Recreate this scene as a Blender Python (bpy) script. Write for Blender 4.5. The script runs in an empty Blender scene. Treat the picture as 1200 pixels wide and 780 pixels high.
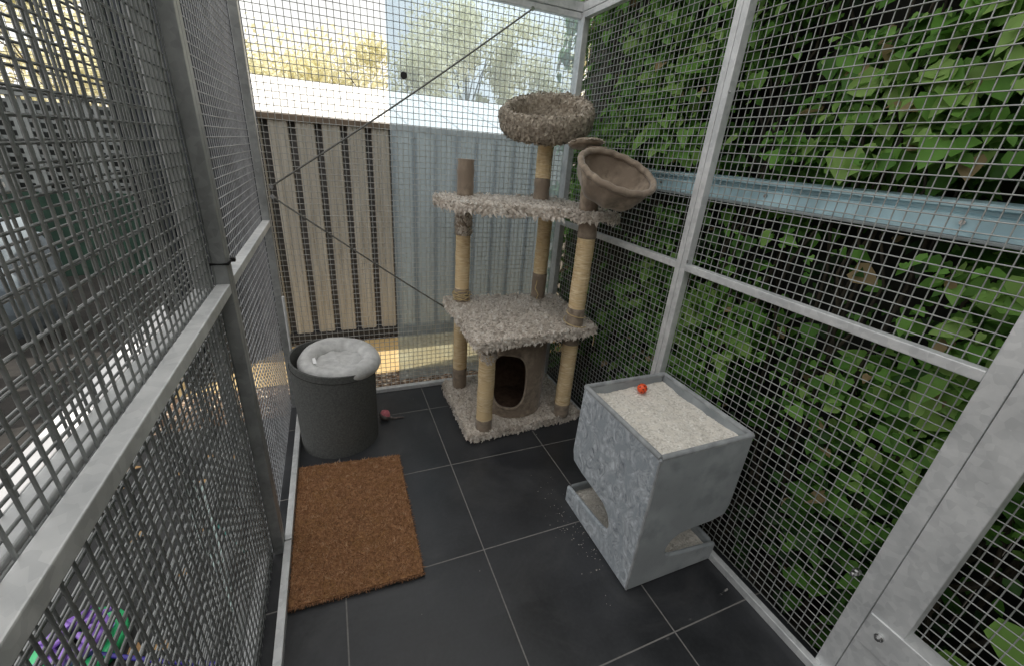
import bpy, bmesh, math, random
from mathutils import Vector, Matrix, noise
random.seed(7)
sc = bpy.context.scene
COL = sc.collection
R = random.Random(11)

# ------------------------------------------------------------------ helpers
def lin(h):
    if isinstance(h, str):
        h = h.lstrip('#'); c = [int(h[i:i+2], 16)/255 for i in (0, 2, 4)]
        return tuple(x/12.92 if x <= .04045 else ((x+.055)/1.055)**2.4 for x in c) + (1,)
    return tuple(h) + (1,) if len(h) == 3 else h

class MB:
    def __init__(s): s.v = []; s.f = []; s.sm = []; s.r = []
    def add(s, vs, fs, smooth=False, rnd=None):
        b = len(s.v); s.v.extend([tuple(v) for v in vs])
        for f in fs:
            s.f.append(tuple(i+b for i in f)); s.sm.append(smooth)
            s.r.append(0.5 if rnd is None else rnd)
    def box(s, a, b, bev=0.0):
        x0, y0, z0 = [min(a[i], b[i]) for i in range(3)]; x1, y1, z1 = [max(a[i], b[i]) for i in range(3)]
        if bev <= 0:
            vs = [(x0,y0,z0),(x1,y0,z0),(x1,y1,z0),(x0,y1,z0),(x0,y0,z1),(x1,y0,z1),(x1,y1,z1),(x0,y1,z1)]
            s.add(vs, [(0,3,2,1),(4,5,6,7),(0,1,5,4),(1,2,6,5),(2,3,7,6),(3,0,4,7)]); return
        bm = bmesh.new(); bmesh.ops.create_cube(bm, size=1)
        for v in bm.verts:
            v.co = Vector(((x0+x1)/2+v.co.x*(x1-x0), (y0+y1)/2+v.co.y*(y1-y0), (z0+z1)/2+v.co.z*(z1-z0)))
        bmesh.ops.bevel(bm, geom=bm.edges[:], offset=bev, segments=2, profile=.5, affect='EDGES')
        s.frombm(bm)
    def frombm(s, bm, smooth=False, mat=None):
        bm.verts.index_update()
        vs = [(mat @ v.co if mat else v.co.copy()) for v in bm.verts]
        s.add(vs, [tuple(v.index for v in f.verts) for f in bm.faces], smooth); bm.free()
    def tube(s, pts, r, n=6, caps=True, smooth=True, closed=False):
        pts = [Vector(p) for p in pts]; m = len(pts); rings = []
        up = Vector((0, 0, 1))
        prev = None
        for i, p in enumerate(pts):
            if closed: t = pts[(i+1) % m]-pts[i-1]
            else: t = pts[min(i+1, m-1)]-pts[max(i-1, 0)]
            t.normalize()
            if prev is None:
                a = t.cross(up)
                if a.length < .05: a = t.cross(Vector((1, 0, 0)))
            else: a = prev - t*prev.dot(t)
            a.normalize(); prev = a; b = t.cross(a)
            rr = r[i] if isinstance(r, (list, tuple)) else r
            rings.append([p+a*(rr*math.cos(2*math.pi*k/n))+b*(rr*math.sin(2*math.pi*k/n)) for k in range(n)])
        vs = [v for rg in rings for v in rg]; fs = []
        for i in range(m if closed else m-1):
            j = (i+1) % m
            for k in range(n):
                k2 = (k+1) % n; fs.append((i*n+k, i*n+k2, j*n+k2, j*n+k))
        s.add(vs, fs, smooth)
        if caps and not closed:
            s.add(rings[0], [tuple(range(n-1, -1, -1))]); s.add(rings[-1], [tuple(range(n))])
    def lathe(s, c, prof, n=40, smooth=True, fx=None):
        c = Vector(c); vs = []
        for (r, z) in prof:
            for k in range(n):
                a = 2*math.pi*k/n; p = Vector((r*math.cos(a), r*math.sin(a), z))
                if fx: p = fx(p, a)
                vs.append(c+p)
        fs = []
        for i in range(len(prof)-1):
            for k in range(n):
                k2 = (k+1) % n; fs.append((i*n+k, i*n+k2, (i+1)*n+k2, (i+1)*n+k))
        s.add(vs, fs, smooth)
    def prism(s, poly, z0, z1, plane='xy', off=0):
        # extrude polygon (list of 2d) between z0,z1 along remaining axis
        def P(a, b, c):
            return {'xy': (a, b, c), 'yz': (c, a, b), 'xz': (a, c, b)}[plane]
        n = len(poly); vs = [P(a, b, z0) for a, b in poly]+[P(a, b, z1) for a, b in poly]
        s.add(vs, [tuple(range(n-1, -1, -1)), tuple(range(n, 2*n))]+[(i, (i+1) % n, n+(i+1) % n, n+i) for i in range(n)])
    def build(s, name, mat, parent=None, fix=False, attr=False):
        me = bpy.data.meshes.new(name); me.from_pydata(s.v, [], s.f)
        me.polygons.foreach_set('use_smooth', s.sm)
        if attr:
            a = me.attributes.new('rnd', 'FLOAT', 'FACE'); a.data.foreach_set('value', s.r)
        if fix:
            bm = bmesh.new(); bm.from_mesh(me); bmesh.ops.recalc_face_normals(bm, faces=bm.faces[:]); bm.to_mesh(me); bm.free()
        me.materials.append(mat); me.update()
        o = bpy.data.objects.new(name, me); COL.objects.link(o)
        if parent:
            o.parent = parent; o.matrix_parent_inverse = Matrix.Translation(parent.location).inverted() if parent.type == 'EMPTY' else Matrix()
        return o

def empty(name, loc, label, cat, group=None):
    o = bpy.data.objects.new(name, None); o.empty_display_size = .1; COL.objects.link(o); o.location = loc
    return tag(o, label, cat, group)
def tag(o, label=None, cat=None, group=None, kind=None):
    if label: o['label'] = label
    if cat: o['category'] = cat
    if group: o['group'] = group
    if kind: o['kind'] = kind
    return o

# ------------------------------------------------------------------ materials
def mat(name):
    m = bpy.data.materials.new(name); m.use_nodes = True; nt = m.node_tree
    b = nt.nodes['Principled BSDF']; return m, nt, b
def node(nt, t, **k):
    n = nt.nodes.new(t)
    for a, v in k.items():
        if a in n.inputs: n.inputs[a].default_value = v
        else: setattr(n, a, v)
    return n
def noisy(name, c1, c2, scale=20, rough=.7, metal=0, bump=.0, bscale=None, detail=6, c3=None, scale3=3, spec=.5, sheen=0, rr=None, stretch=None, bdist=.002):
    m, nt, b = mat(name)
    tc = node(nt, 'ShaderNodeTexCoord'); src = tc.outputs['Object']
    if stretch:
        mp = node(nt, 'ShaderNodeMapping'); mp.inputs['Scale'].default_value = stretch
        nt.links.new(src, mp.inputs[0]); src = mp.outputs[0]
    n = node(nt, 'ShaderNodeTexNoise', Scale=scale, Detail=detail); nt.links.new(src, n.inputs['Vector'])
    rp = node(nt, 'ShaderNodeValToRGB'); rp.color_ramp.elements[0].position = .32; rp.color_ramp.elements[1].position = .68
    rp.color_ramp.elements[0].color = lin(c1); rp.color_ramp.elements[1].color = lin(c2)
    nt.links.new(n.outputs['Fac'], rp.inputs[0]); col = rp.outputs[0]
    if c3:
        n3 = node(nt, 'ShaderNodeTexNoise', Scale=scale3, Detail=4); nt.links.new(src, n3.inputs['Vector'])
        r3 = node(nt, 'ShaderNodeValToRGB'); r3.color_ramp.elements[0].position = .45; r3.color_ramp.elements[1].position = .62
        nt.links.new(n3.outputs['Fac'], r3.inputs[0])
        mx = node(nt, 'ShaderNodeMix', data_type='RGBA'); nt.links.new(r3.outputs[0], mx.inputs[0])
        nt.links.new(col, mx.inputs[6]); mx.inputs[7].default_value = lin(c3); col = mx.outputs[2]
    nt.links.new(col, b.inputs['Base Color'])
    b.inputs['Roughness'].default_value = rough; b.inputs['Metallic'].default_value = metal
    b.inputs['Specular IOR Level'].default_value = spec
    if sheen: b.inputs['Sheen Weight'].default_value = sheen; b.inputs['Sheen Roughness'].default_value = .4
    if rr:
        mr = node(nt, 'ShaderNodeMapRange'); mr.inputs[3].default_value = rr[0]; mr.inputs[4].default_value = rr[1]
        nt.links.new(n.outputs['Fac'], mr.inputs[0]); nt.links.new(mr.outputs[0], b.inputs['Roughness'])
    if bump:
        nb = node(nt, 'ShaderNodeTexNoise', Scale=bscale or scale, Detail=8); nt.links.new(src, nb.inputs['Vector'])
        bp = node(nt, 'ShaderNodeBump', Strength=bump, Distance=bdist); nt.links.new(nb.outputs['Fac'], bp.inputs['Height'])
        nt.links.new(bp.outputs[0], b.inputs['Normal'])
    return m

def galv(name, c1, c2, rough):
    m, nt, b = mat(name)
    tc = node(nt, 'ShaderNodeTexCoord')
    v = node(nt, 'ShaderNodeTexVoronoi', Scale=70); nt.links.new(tc.outputs['Object'], v.inputs['Vector'])
    n = node(nt, 'ShaderNodeTexNoise', Scale=14, Detail=8); nt.links.new(tc.outputs['Object'], n.inputs['Vector'])
    sx = node(nt, 'ShaderNodeSeparateColor'); nt.links.new(v.outputs['Color'], sx.inputs[0])
    mt = node(nt, 'ShaderNodeMath', operation='MULTIPLY_ADD'); nt.links.new(sx.outputs[0], mt.inputs[0]); mt.inputs[1].default_value = .25
    nt.links.new(n.outputs['Fac'], mt.inputs[2])
    rp = node(nt, 'ShaderNodeValToRGB'); rp.color_ramp.elements[0].position = .35; rp.color_ramp.elements[1].position = .85
    rp.color_ramp.elements[0].color = lin(c1); rp.color_ramp.elements[1].color = lin(c2)
    nt.links.new(mt.outputs[0], rp.inputs[0]); nt.links.new(rp.outputs[0], b.inputs['Base Color'])
    mr = node(nt, 'ShaderNodeMapRange'); mr.inputs[3].default_value = rough-.1; mr.inputs[4].default_value = rough+.12
    nt.links.new(mt.outputs[0], mr.inputs[0]); nt.links.new(mr.outputs[0], b.inputs['Roughness'])
    b.inputs['Metallic'].default_value = .4
    bp = node(nt, 'ShaderNodeBump', Strength=.15, Distance=.001); nt.links.new(n.outputs['Fac'], bp.inputs['Height']); nt.links.new(bp.outputs[0], b.inputs['Normal'])
    return m
M = {}
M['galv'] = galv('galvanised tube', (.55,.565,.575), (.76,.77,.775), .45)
M['galv_d'] = galv('shaded galvanised tube', (.24,.25,.25), (.38,.39,.39), .45)  # same tube as galv, darkened to hold the left wall's shade
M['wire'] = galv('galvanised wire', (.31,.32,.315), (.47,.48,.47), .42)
M['wire_d'] = galv('dark galvanised wire', (.17,.18,.18), (.34,.35,.35), .4)  # darker copy of the wire for the near left panels
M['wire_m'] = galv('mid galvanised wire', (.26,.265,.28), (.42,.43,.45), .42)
M['chrome'] = noisy('bolt steel', (.5,.5,.5), (.7,.7,.7), 40, .25, 1)
M['black'] = noisy('black plastic', (.012,.012,.013), (.02,.02,.02), 40, .4)
M['cable'] = noisy('dark steel cable', (.12,.12,.11), (.2,.2,.19), 60, .45, .6)
M['coir'] = noisy('coir', '#7c583e', '#ae8460', 90, .95, 0, .9, 240, c3='#96704c', scale3=14, spec=.1)
M['coir_fibre'] = None
M['rubber'] = noisy('rubber edge', (.012,.011,.01), (.03,.027,.024), 30, .8)
M['felt'] = noisy('charcoal felt', (.085,.088,.086), (.13,.133,.13), 140, .95, 0, .4, 400, spec=.15)
M['fleece'] = noisy('pale fleece', (.46,.46,.46), (.62,.62,.61), 35, .95, 0, .5, 90, spec=.1, sheen=.3, bdist=.006)
M['sisal'] = noisy('sisal rope', '#c4a67c', '#eedcb8', 30, .9, 0, .6, 300, spec=.15, c3='#d9c096', scale3=10, stretch=(1,1,6))
M['plush'] = noisy('taupe plush', '#776b5f', '#a69786', 40, .95, 0, .7, 160, spec=.1, sheen=.35, c3='#8a7c6e', scale3=9)
M['pilebase'] = noisy('pile backing', '#b8ad9f', '#d2c8bb', 60, .95)
M['plush_d'] = noisy('dark taupe plush', '#4c3c32', '#6d5849', 40, .95, 0, .5, 160, spec=.1, sheen=.2)
M['plush_in'] = noisy('inside plush', '#5f4d41', '#7a6555', 40, .95, 0, .4, 160, spec=.1)
M['sand'] = noisy('litter grains', '#bdb6ab', '#f7f3ec', 130, .95, 0, .9, 180, c3='#e6e0d6', scale3=45, spec=.15, bdist=.004)
M['velvet'] = noisy('grey velvet plush', '#6a727a', '#d2d8de', 22, .9, 0, .6, 240, spec=.15, sheen=.6, c3='#98a0a8', scale3=9, stretch=(1,1,.8))
for n_ in M['velvet'].node_tree.nodes:
    if n_.type == 'TEX_NOISE' and n_.inputs['Scale'].default_value < 100: n_.inputs['Distortion'].default_value = 2.2; n_.inputs['Roughness'].default_value = .65
M['velvet_d'] = noisy('grey velvet side', '#878d90', '#a9aeb1', 14, .9, 0, .5, 240, spec=.12, sheen=.3, c3='#8f9497', scale3=7)
M['velvet_r'] = noisy('grey velvet rim', '#85888a', '#a5a8aa', 25, .9, 0, .5, 240, spec=.12, sheen=.3)
M['twine'] = noisy('twine', '#b59c70', '#d9c69b', 60, .9)
M['blue'] = noisy('pale blue painted steel', (.46,.66,.74), (.55,.74,.8), 12, .5, 0, .1, 60, c3=(.36,.52,.58), scale3=10)
M['fence'] = noisy('beige fence sheet', '#a39d91', '#c2bdb2', 5, .55, .0, .05, 30, c3='#b1aba0', scale3=2, stretch=(6,6,.6))
M['fence_gr'] = noisy('shaded fence groove', (.11,.105,.10), (.16,.15,.145), 10, .7)  # groove shadow put into the colour of the recessed faces
M['fence_cap'] = noisy('fence cap', '#6b5d50', '#7f6f60', 10, .5)
M['fence_dk'] = noisy('fence dark', (.02,.02,.022), (.03,.03,.033), 10, .6)
M['roof'] = noisy('white roof sheet', (.8,.79,.76), (.86,.85,.83), 3, .5)
M['concrete'] = noisy('yellowish concrete', '#b89a68', '#dcc596', 10, .9, 0, .4, 80, c3='#cfb27e', scale3=4)
M['kerb'] = noisy('kerb with painted sunlight', (.75,.75,.76), (.85,.85,.85), 10, .8, 0, .3, 80)  # near-white stands in for sunlight on the ground strip; reused for the care label
M['dark_sheet'] = noisy('dark slate sheet', (.010,.014,.022), (.024,.030,.042), 6, .45, .2)
M['house'] = noisy('dim weatherboard', (.022,.026,.026), (.035,.04,.04), 4, .8)
M['bark'] = noisy('bark', (.05,.035,.022), (.1,.075,.05), 30, .9, 0, .6, 40)
M['stemwood'] = noisy('ivy stem', (.02,.018,.012), (.05,.04,.025), 30, .9, 0, .5, 60)
M['board'] = noisy('added sun stop board', (.008,.009,.007), (.02,.021,.016), 9, .9)
M['pink'] = noisy('pink plush', '#a8505c', '#d98890', 60, .95, 0, .5, 200)
M['greyplush'] = noisy('grey toy plush', '#5a5250', '#8a807c', 60, .95, 0, .5, 200)
M['orange'] = noisy('orange plastic', '#d8401a', '#ef5a2a', 20, .35)
M['green'] = noisy('green plastic', '#2fae6c', '#4fd58c', 10, .3)
M['purple'] = noisy('lilac plastic', '#8a62c4', '#a884dc', 10, .3)
M['wand'] = noisy('purple plastic', '#2a1e7a', '#3c2c9c', 10, .35)
M['teal'] = noisy('teal plastic', '#1e6660', '#2d827a', 10, .35)
M['shade'] = noisy('dark green shade cloth', (.012,.034,.024), (.025,.062,.043), 8, .9)
M['leafbrown'] = noisy('dead leaf', '#8a6a48', '#b49468', 20, .9)
M['lattice'] = noisy('pale lattice', (.19,.21,.21), (.26,.28,.28), 10, .7)
M['bluebag'] = noisy('blue grey tarpaulin', (.12,.15,.18), (.2,.24,.27), 7, .6, 0, .8, 6, bdist=.03)
M['darkbox'] = noisy('dark box', (.012,.014,.015), (.03,.032,.034), 8, .7)

# pebbles / ground
def ground_mat():
    m, nt, b = mat('pebbled ground'); tc = node(nt, 'ShaderNodeTexCoord')
    v = node(nt, 'ShaderNodeTexVoronoi', Scale=42); nt.links.new(tc.outputs['Object'], v.inputs['Vector'])
    sx = node(nt, 'ShaderNodeSeparateColor'); nt.links.new(v.outputs['Color'], sx.inputs[0])
    rp = node(nt, 'ShaderNodeValToRGB'); rp.color_ramp.elements[0].color = lin('#7a6858'); rp.color_ramp.elements[1].color = lin('#e6d9c6')
    e = rp.color_ramp.elements.new(.5); e.color = lin('#a88e78')
    nt.links.new(sx.outputs[0], rp.inputs[0])
    dr = node(nt, 'ShaderNodeValToRGB'); dr.color_ramp.elements[0].position = .28; dr.color_ramp.elements[1].position = .5
    dr.color_ramp.elements[0].color = (1,1,1,1); dr.color_ramp.elements[1].color = (.3,.26,.22,1)
    vd = node(nt, 'ShaderNodeMath', operation='MULTIPLY'); nt.links.new(v.outputs['Distance'], vd.inputs[0]); vd.inputs[1].default_value = 1
    nt.links.new(vd.outputs[0], dr.inputs[0])
    mx = node(nt, 'ShaderNodeMix', data_type='RGBA', blend_type='MULTIPLY'); mx.inputs[0].default_value = 1
    nt.links.new(rp.outputs[0], mx.inputs[6]); nt.links.new(dr.outputs[0], mx.inputs[7]); nt.links.new(mx.outputs[2], b.inputs['Base Color'])
    bp = node(nt, 'ShaderNodeBump', Strength=1, Distance=.012, invert=True); nt.links.new(v.outputs['Distance'], bp.inputs['Height']); nt.links.new(bp.outputs[0], b.inputs['Normal'])
    b.inputs['Roughness'].default_value = .85
    return m
M['ground'] = ground_mat()

def tile_mat():
    m, nt, b = mat('charcoal floor tile'); tc = node(nt, 'ShaderNodeTexCoord')
    sp = node(nt, 'ShaderNodeSeparateXYZ'); nt.links.new(tc.outputs['Object'], sp.inputs[0])
    P = .4525; gs = []; ids = []
    wob = node(nt, 'ShaderNodeTexNoise', Scale=8); nt.links.new(tc.outputs['Object'], wob.inputs['Vector'])
    for k, off in (('X', .389), ('Y', .963)):
        s = node(nt, 'ShaderNodeMath', operation='SUBTRACT'); nt.links.new(sp.outputs[k], s.inputs[0]); s.inputs[1].default_value = off
        d = node(nt, 'ShaderNodeMath', operation='DIVIDE'); nt.links.new(s.outputs[0], d.inputs[0]); d.inputs[1].default_value = P
        a = node(nt, 'ShaderNodeMath', operation='ADD'); nt.links.new(d.outputs[0], a.inputs[0]); a.inputs[1].default_value = .5
        fl = node(nt, 'ShaderNodeMath', operation='FLOOR'); nt.links.new(a.outputs[0], fl.inputs[0]); ids.append(fl)
        fr = node(nt, 'ShaderNodeMath', operation='SUBTRACT'); nt.links.new(a.outputs[0], fr.inputs[0]); nt.links.new(fl.outputs[0], fr.inputs[1])
        c = node(nt, 'ShaderNodeMath', operation='SUBTRACT'); nt.links.new(fr.outputs[0], c.inputs[0]); c.inputs[1].default_value = .5
        ab = node(nt, 'ShaderNodeMath', operation='ABSOLUTE'); nt.links.new(c.outputs[0], ab.inputs[0])
        gs.append(ab)
    mn = node(nt, 'ShaderNodeMath', operation='MINIMUM'); nt.links.new(gs[0].outputs[0], mn.inputs[0]); nt.links.new(gs[1].outputs[0], mn.inputs[1])
    # distance in tile units; grout half width about 1.7 mm
    st = node(nt, 'ShaderNodeMapRange', interpolation_type='SMOOTHSTEP'); st.inputs[1].default_value = .0030; st.inputs[2].default_value = .0060
    nt.links.new(mn.outputs[0], st.inputs[0])
    n = node(nt, 'ShaderNodeTexNoise', Scale=5, Detail=8); nt.links.new(tc.outputs['Object'], n.inputs['Vector'])
    n2 = node(nt, 'ShaderNodeTexNoise', Scale=90, Detail=6); nt.links.new(tc.outputs['Object'], n2.inputs['Vector'])
    mm = node(nt, 'ShaderNodeMath', operation='MULTIPLY_ADD'); nt.links.new(n2.outputs['Fac'], mm.inputs[0]); mm.inputs[1].default_value = .35; nt.links.new(n.outputs['Fac'], mm.inputs[2])
    cb = node(nt, 'ShaderNodeCombineXYZ'); nt.links.new(ids[0].outputs[0], cb.inputs[0]); nt.links.new(ids[1].outputs[0], cb.inputs[1])
    wn = node(nt, 'ShaderNodeTexWhiteNoise'); nt.links.new(cb.outputs[0], wn.inputs['Vector'])
    m3 = node(nt, 'ShaderNodeMath', operation='MULTIPLY_ADD'); nt.links.new(wn.outputs['Value'], m3.inputs[0]); m3.inputs[1].default_value = .15; nt.links.new(mm.outputs[0], m3.inputs[2])
    rp = node(nt, 'ShaderNodeValToRGB'); rp.color_ramp.elements[0].position = .4; rp.color_ramp.elements[1].position = .95
    rp.color_ramp.elements[0].color = (.013,.014,.016,1); rp.color_ramp.elements[1].color = (.040,.042,.047,1)
    nt.links.new(m3.outputs[0], rp.inputs[0])
    n4 = node(nt, 'ShaderNodeTexNoise', Scale=2.6, Detail=10, Distortion=1.2); n4.inputs['Roughness'].default_value = .68; nt.links.new(tc.outputs['Object'], n4.inputs['Vector'])
    d4 = node(nt, 'ShaderNodeMapRange'); d4.inputs[1].default_value = .5; d4.inputs[2].default_value = .8; d4.inputs[3].default_value = 0; d4.inputs[4].default_value = .45; nt.links.new(n4.outputs['Fac'], d4.inputs[0])
    du = node(nt, 'ShaderNodeMix', data_type='RGBA'); nt.links.new(d4.outputs[0], du.inputs[0]); nt.links.new(rp.outputs[0], du.inputs[6]); du.inputs[7].default_value = (.10,.10,.10,1)
    mx = node(nt, 'ShaderNodeMix', data_type='RGBA'); nt.links.new(st.outputs[0], mx.inputs[0])
    gn = node(nt, 'ShaderNodeMix', data_type='RGBA'); nt.links.new(n2.outputs['Fac'], gn.inputs[0]); gn.inputs[6].default_value = (.12,.115,.11,1); gn.inputs[7].default_value = (.26,.25,.24,1)
    nt.links.new(gn.outputs[2], mx.inputs[6]); nt.links.new(du.outputs[2], mx.inputs[7]); nt.links.new(mx.outputs[2], b.inputs['Base Color'])
    ro = node(nt, 'ShaderNodeMapRange'); ro.inputs[1].default_value = .3; ro.inputs[2].default_value = .9; ro.inputs[3].default_value = .26; ro.inputs[4].default_value = .46
    nt.links.new(mm.outputs[0], ro.inputs[0])
    rm = node(nt, 'ShaderNodeMix', data_type='FLOAT'); nt.links.new(st.outputs[0], rm.inputs[0]); rm.inputs[2].default_value = .9; nt.links.new(ro.outputs[0], rm.inputs[3])
    nt.links.new(rm.outputs[0], b.inputs['Roughness'])
    ad = node(nt, 'ShaderNodeMath', operation='MULTIPLY_ADD'); nt.links.new(n2.outputs['Fac'], ad.inputs[0]); ad.inputs[1].default_value = .06; nt.links.new(st.outputs[0], ad.inputs[2])
    bp = node(nt, 'ShaderNodeBump', Strength=.5, Distance=.0015); nt.links.new(ad.outputs[0], bp.inputs['Height']); nt.links.new(bp.outputs[0], b.inputs['Normal'])
    b.inputs['Specular IOR Level'].default_value = .5
    return m
M['tile'] = tile_mat()

def attr_mat(name, cols, rough=.6, trans=0, spec=.4, sheen=0, nscale=0):
    m, nt, b = mat(name); at = node(nt, 'ShaderNodeAttribute', attribute_name='rnd')
    rp = node(nt, 'ShaderNodeValToRGB'); el = rp.color_ramp.elements
    while len(el) < len(cols): el.new(.5)
    for i, c in enumerate(cols): el[i].position = i/(len(cols)-1); el[i].color = lin(c)
    if name == 'ivy leaf':
        for i, p_ in enumerate((0, .22, .45, .70, .93, .98)): el[i].position = p_
    nt.links.new(at.outputs['Fac'], rp.inputs[0]); nt.links.new(rp.outputs[0], b.inputs['Base Color'])
    b.inputs['Roughness'].default_value = rough; b.inputs['Specular IOR Level'].default_value = spec
    if sheen: b.inputs['Sheen Weight'].default_value = sheen
    if trans:
        tr = node(nt, 'ShaderNodeBsdfTranslucent'); nt.links.new(rp.outputs[0], tr.inputs[0])
        mx = node(nt, 'ShaderNodeMixShader'); mx.inputs[0].default_value = trans
        nt.links.new(b.outputs[0], mx.inputs[1]); nt.links.new(tr.outputs[0], mx.inputs[2])
        nt.links.new(mx.outputs[0], nt.nodes['Material Output'].inputs[0])
    return m
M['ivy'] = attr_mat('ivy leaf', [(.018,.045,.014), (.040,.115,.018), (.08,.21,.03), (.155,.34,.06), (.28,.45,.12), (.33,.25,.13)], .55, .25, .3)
M['tree'] = attr_mat('glare washed foliage', [(.62,.60,.38), (.78,.75,.5), (.92,.88,.68)], .6, .4)  # leaf colours washed pale to carry the backlit glare
M['shag'] = attr_mat('shaggy carpet pile', ['#a89c90', '#d6cbbf', '#efe7dd', '#fbf7f1'], .95, .3, .1, .2)
M['shag_g'] = attr_mat('grey shaggy pile', ['#8a8074', '#afa496', '#c9beae', '#ddd3c4'], .95, .3, .1, .2)
M['bristle'] = attr_mat('coir bristles', ['#604535', '#936d52', '#b98f6e', '#d2b493'], .95, .1, .1)

def poly_sheet():
    m, nt, b = mat('hazy clear sheet'); nt.nodes.remove(b)
    tc = node(nt, 'ShaderNodeTexCoord')
    n = node(nt, 'ShaderNodeTexNoise', Scale=3, Detail=4); nt.links.new(tc.outputs['Object'], n.inputs['Vector'])
    t = node(nt, 'ShaderNodeBsdfTransparent'); t.inputs[0].default_value = (.74,.88,1,1)
    d = node(nt, 'ShaderNodeBsdfTranslucent'); d.inputs[0].default_value = (.66,.8,.9,1)
    d2 = node(nt, 'ShaderNodeBsdfDiffuse'); d2.inputs[0].default_value = (.56,.68,.77,1)
    g = node(nt, 'ShaderNodeBsdfGlossy'); g.inputs['Roughness'].default_value = .15
    m1 = node(nt, 'ShaderNodeMixShader'); m1.inputs[0].default_value = .3; nt.links.new(d.outputs[0], m1.inputs[1]); nt.links.new(d2.outputs[0], m1.inputs[2])
    mr = node(nt, 'ShaderNodeMapRange'); mr.inputs[3].default_value = .30; mr.inputs[4].default_value = .55; nt.links.new(n.outputs['Fac'], mr.inputs[0])
    m2 = node(nt, 'ShaderNodeMixShader'); nt.links.new(mr.outputs[0], m2.inputs[0]); nt.links.new(t.outputs[0], m2.inputs[1]); nt.links.new(m1.outputs[0], m2.inputs[2])
    m3 = node(nt, 'ShaderNodeMixShader'); m3.inputs[0].default_value = .05; nt.links.new(m2.outputs[0], m3.inputs[1]); nt.links.new(g.outputs[0], m3.inputs[2])
    nt.links.new(m3.outputs[0], nt.nodes['Material Output'].inputs[0]); return m
M['poly'] = poly_sheet()

# ------------------------------------------------------------------ setting
g = MB(); g.add([(-60,-60,-.07),(60,-60,-.07),(60,60,-.07),(-60,60,-.07)], [(0,1,2,3)])
tag(g.build('ground', M['ground']), 'ground', None, None, 'structure')
g = MB(); g.box((-.30,-1.6,-.066), (1.215,2.135,0), .002)
tag(g.build('floor', M['tile']), None, None, None, 'structure')
g = MB(); g.add([(-.9,2.44,-.066),(6,2.44,-.066),(6,2.96,-.066),(-.9,2.96,-.066)], [(0,1,2,3)])
tag(g.build('path', M['concrete']), None, None, None, 'structure')
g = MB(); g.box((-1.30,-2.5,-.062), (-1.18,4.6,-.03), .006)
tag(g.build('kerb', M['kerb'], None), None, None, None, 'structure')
g = MB(); g.add([(-1.175,-3,-.064),(-.305,-3,-.064),(-.305,2.1,-.064),(-1.175,2.1,-.064)], [(0,1,2,3)])
tag(g.build('side_path', noisy('dark side path', (.02,.021,.022), (.045,.045,.046), 14, .9, 0, .5, 60)), None, None, None, 'structure')
g = MB(); g.add([(-5.6,-3,-.063),(-1.305,-3,-.063),(-1.305,6,-.063),(-5.6,6,-.063)], [(0,1,2,3)])
bd = MB(); bd.add([(1.216,-3,-.064),(6,-3,-.064),(6,2.435,-.064),(1.216,2.435,-.064)], [(0,1,2,3)])
tag(bd.build('garden_bed', noisy('damp soil', (.008,.007,.005), (.022,.018,.013), 30, .95, 0, .9, 70)), None, None, None, 'structure')
tag(g.build('dark_soil', noisy('dark soil', (.014,.013,.012), (.03,.027,.024), 24, .95, 0, .9, 60)), None, None, None, 'structure')

# ------------------------------------------------------------------ mesh panels
T = .025; PITCH = .0253; WR = .0015
def wire_grid(P, a0, a1, b0, b1, r, crimp, phase=0, flip=1):
    """P(a, b, d): a along wall, b up, d normal offset"""
    mb = MB(); pid = a0*7+b0*3
    na = int((a1-a0)/PITCH); nb = int((b1-b0)/PITCH)
    rr = random.Random(int(a0*100+b0*37+7))
    for i in range(na+1):
        a = a0+.007+i*PITCH
        if a > a1: break
        w = rr.uniform(-.0007, .0007)
        if crimp:
            pts = []
            for j in range(2*nb+3):
                b = b0+.007+(j-.5)*PITCH/2
                if b < b0 or b > b1: continue
                s = (1 if (i % 2 == 0) else -1)*math.sin(math.pi*(j-.5)/2 + math.pi/4)*r*.45
                pts.append(P(a+w, b, s))
            if len(pts) > 1: mb.tube(pts, r, 5)
        else: mb.tube([P(a+w+.0016*noise.noise(Vector((a*3, b0+(b1-b0)*q/9*4, pid))), b0+(b1-b0)*q/9, r*flip+.002*noise.noise(Vector((a*2, (b0+(b1-b0)*q/9)*2, pid+9)))) for q in range(10)], r, 5, False)
    for j in range(nb+1):
        b = b0+.007+j*PITCH
        if b > b1: break
        w = rr.uniform(-.0007, .0007)
        if crimp:
            pts = []
            for i in range(2*na+3):
                a = a0+.007+(i-.5)*PITCH/2
                if a < a0 or a > a1: continue
                s = (-1 if (j % 2 == 0) else 1)*math.sin(math.pi*(i-.5)/2 + math.pi/4)*r*.45
                pts.append(P(a, b+w, s))
            if len(pts) > 1: mb.tube(pts, r, 5)
        else: mb.tube([P(a0+(a1-a0)*q/9, b+w+.0016*noise.noise(Vector((b*3, (a0+(a1-a0)*q/9)*4, pid+4))), -r*flip+.002*noise.noise(Vector(((a0+(a1-a0)*q/9)*2, b*2, pid+9)))) for q in range(10)], r, 5, False)
    return mb

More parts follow.
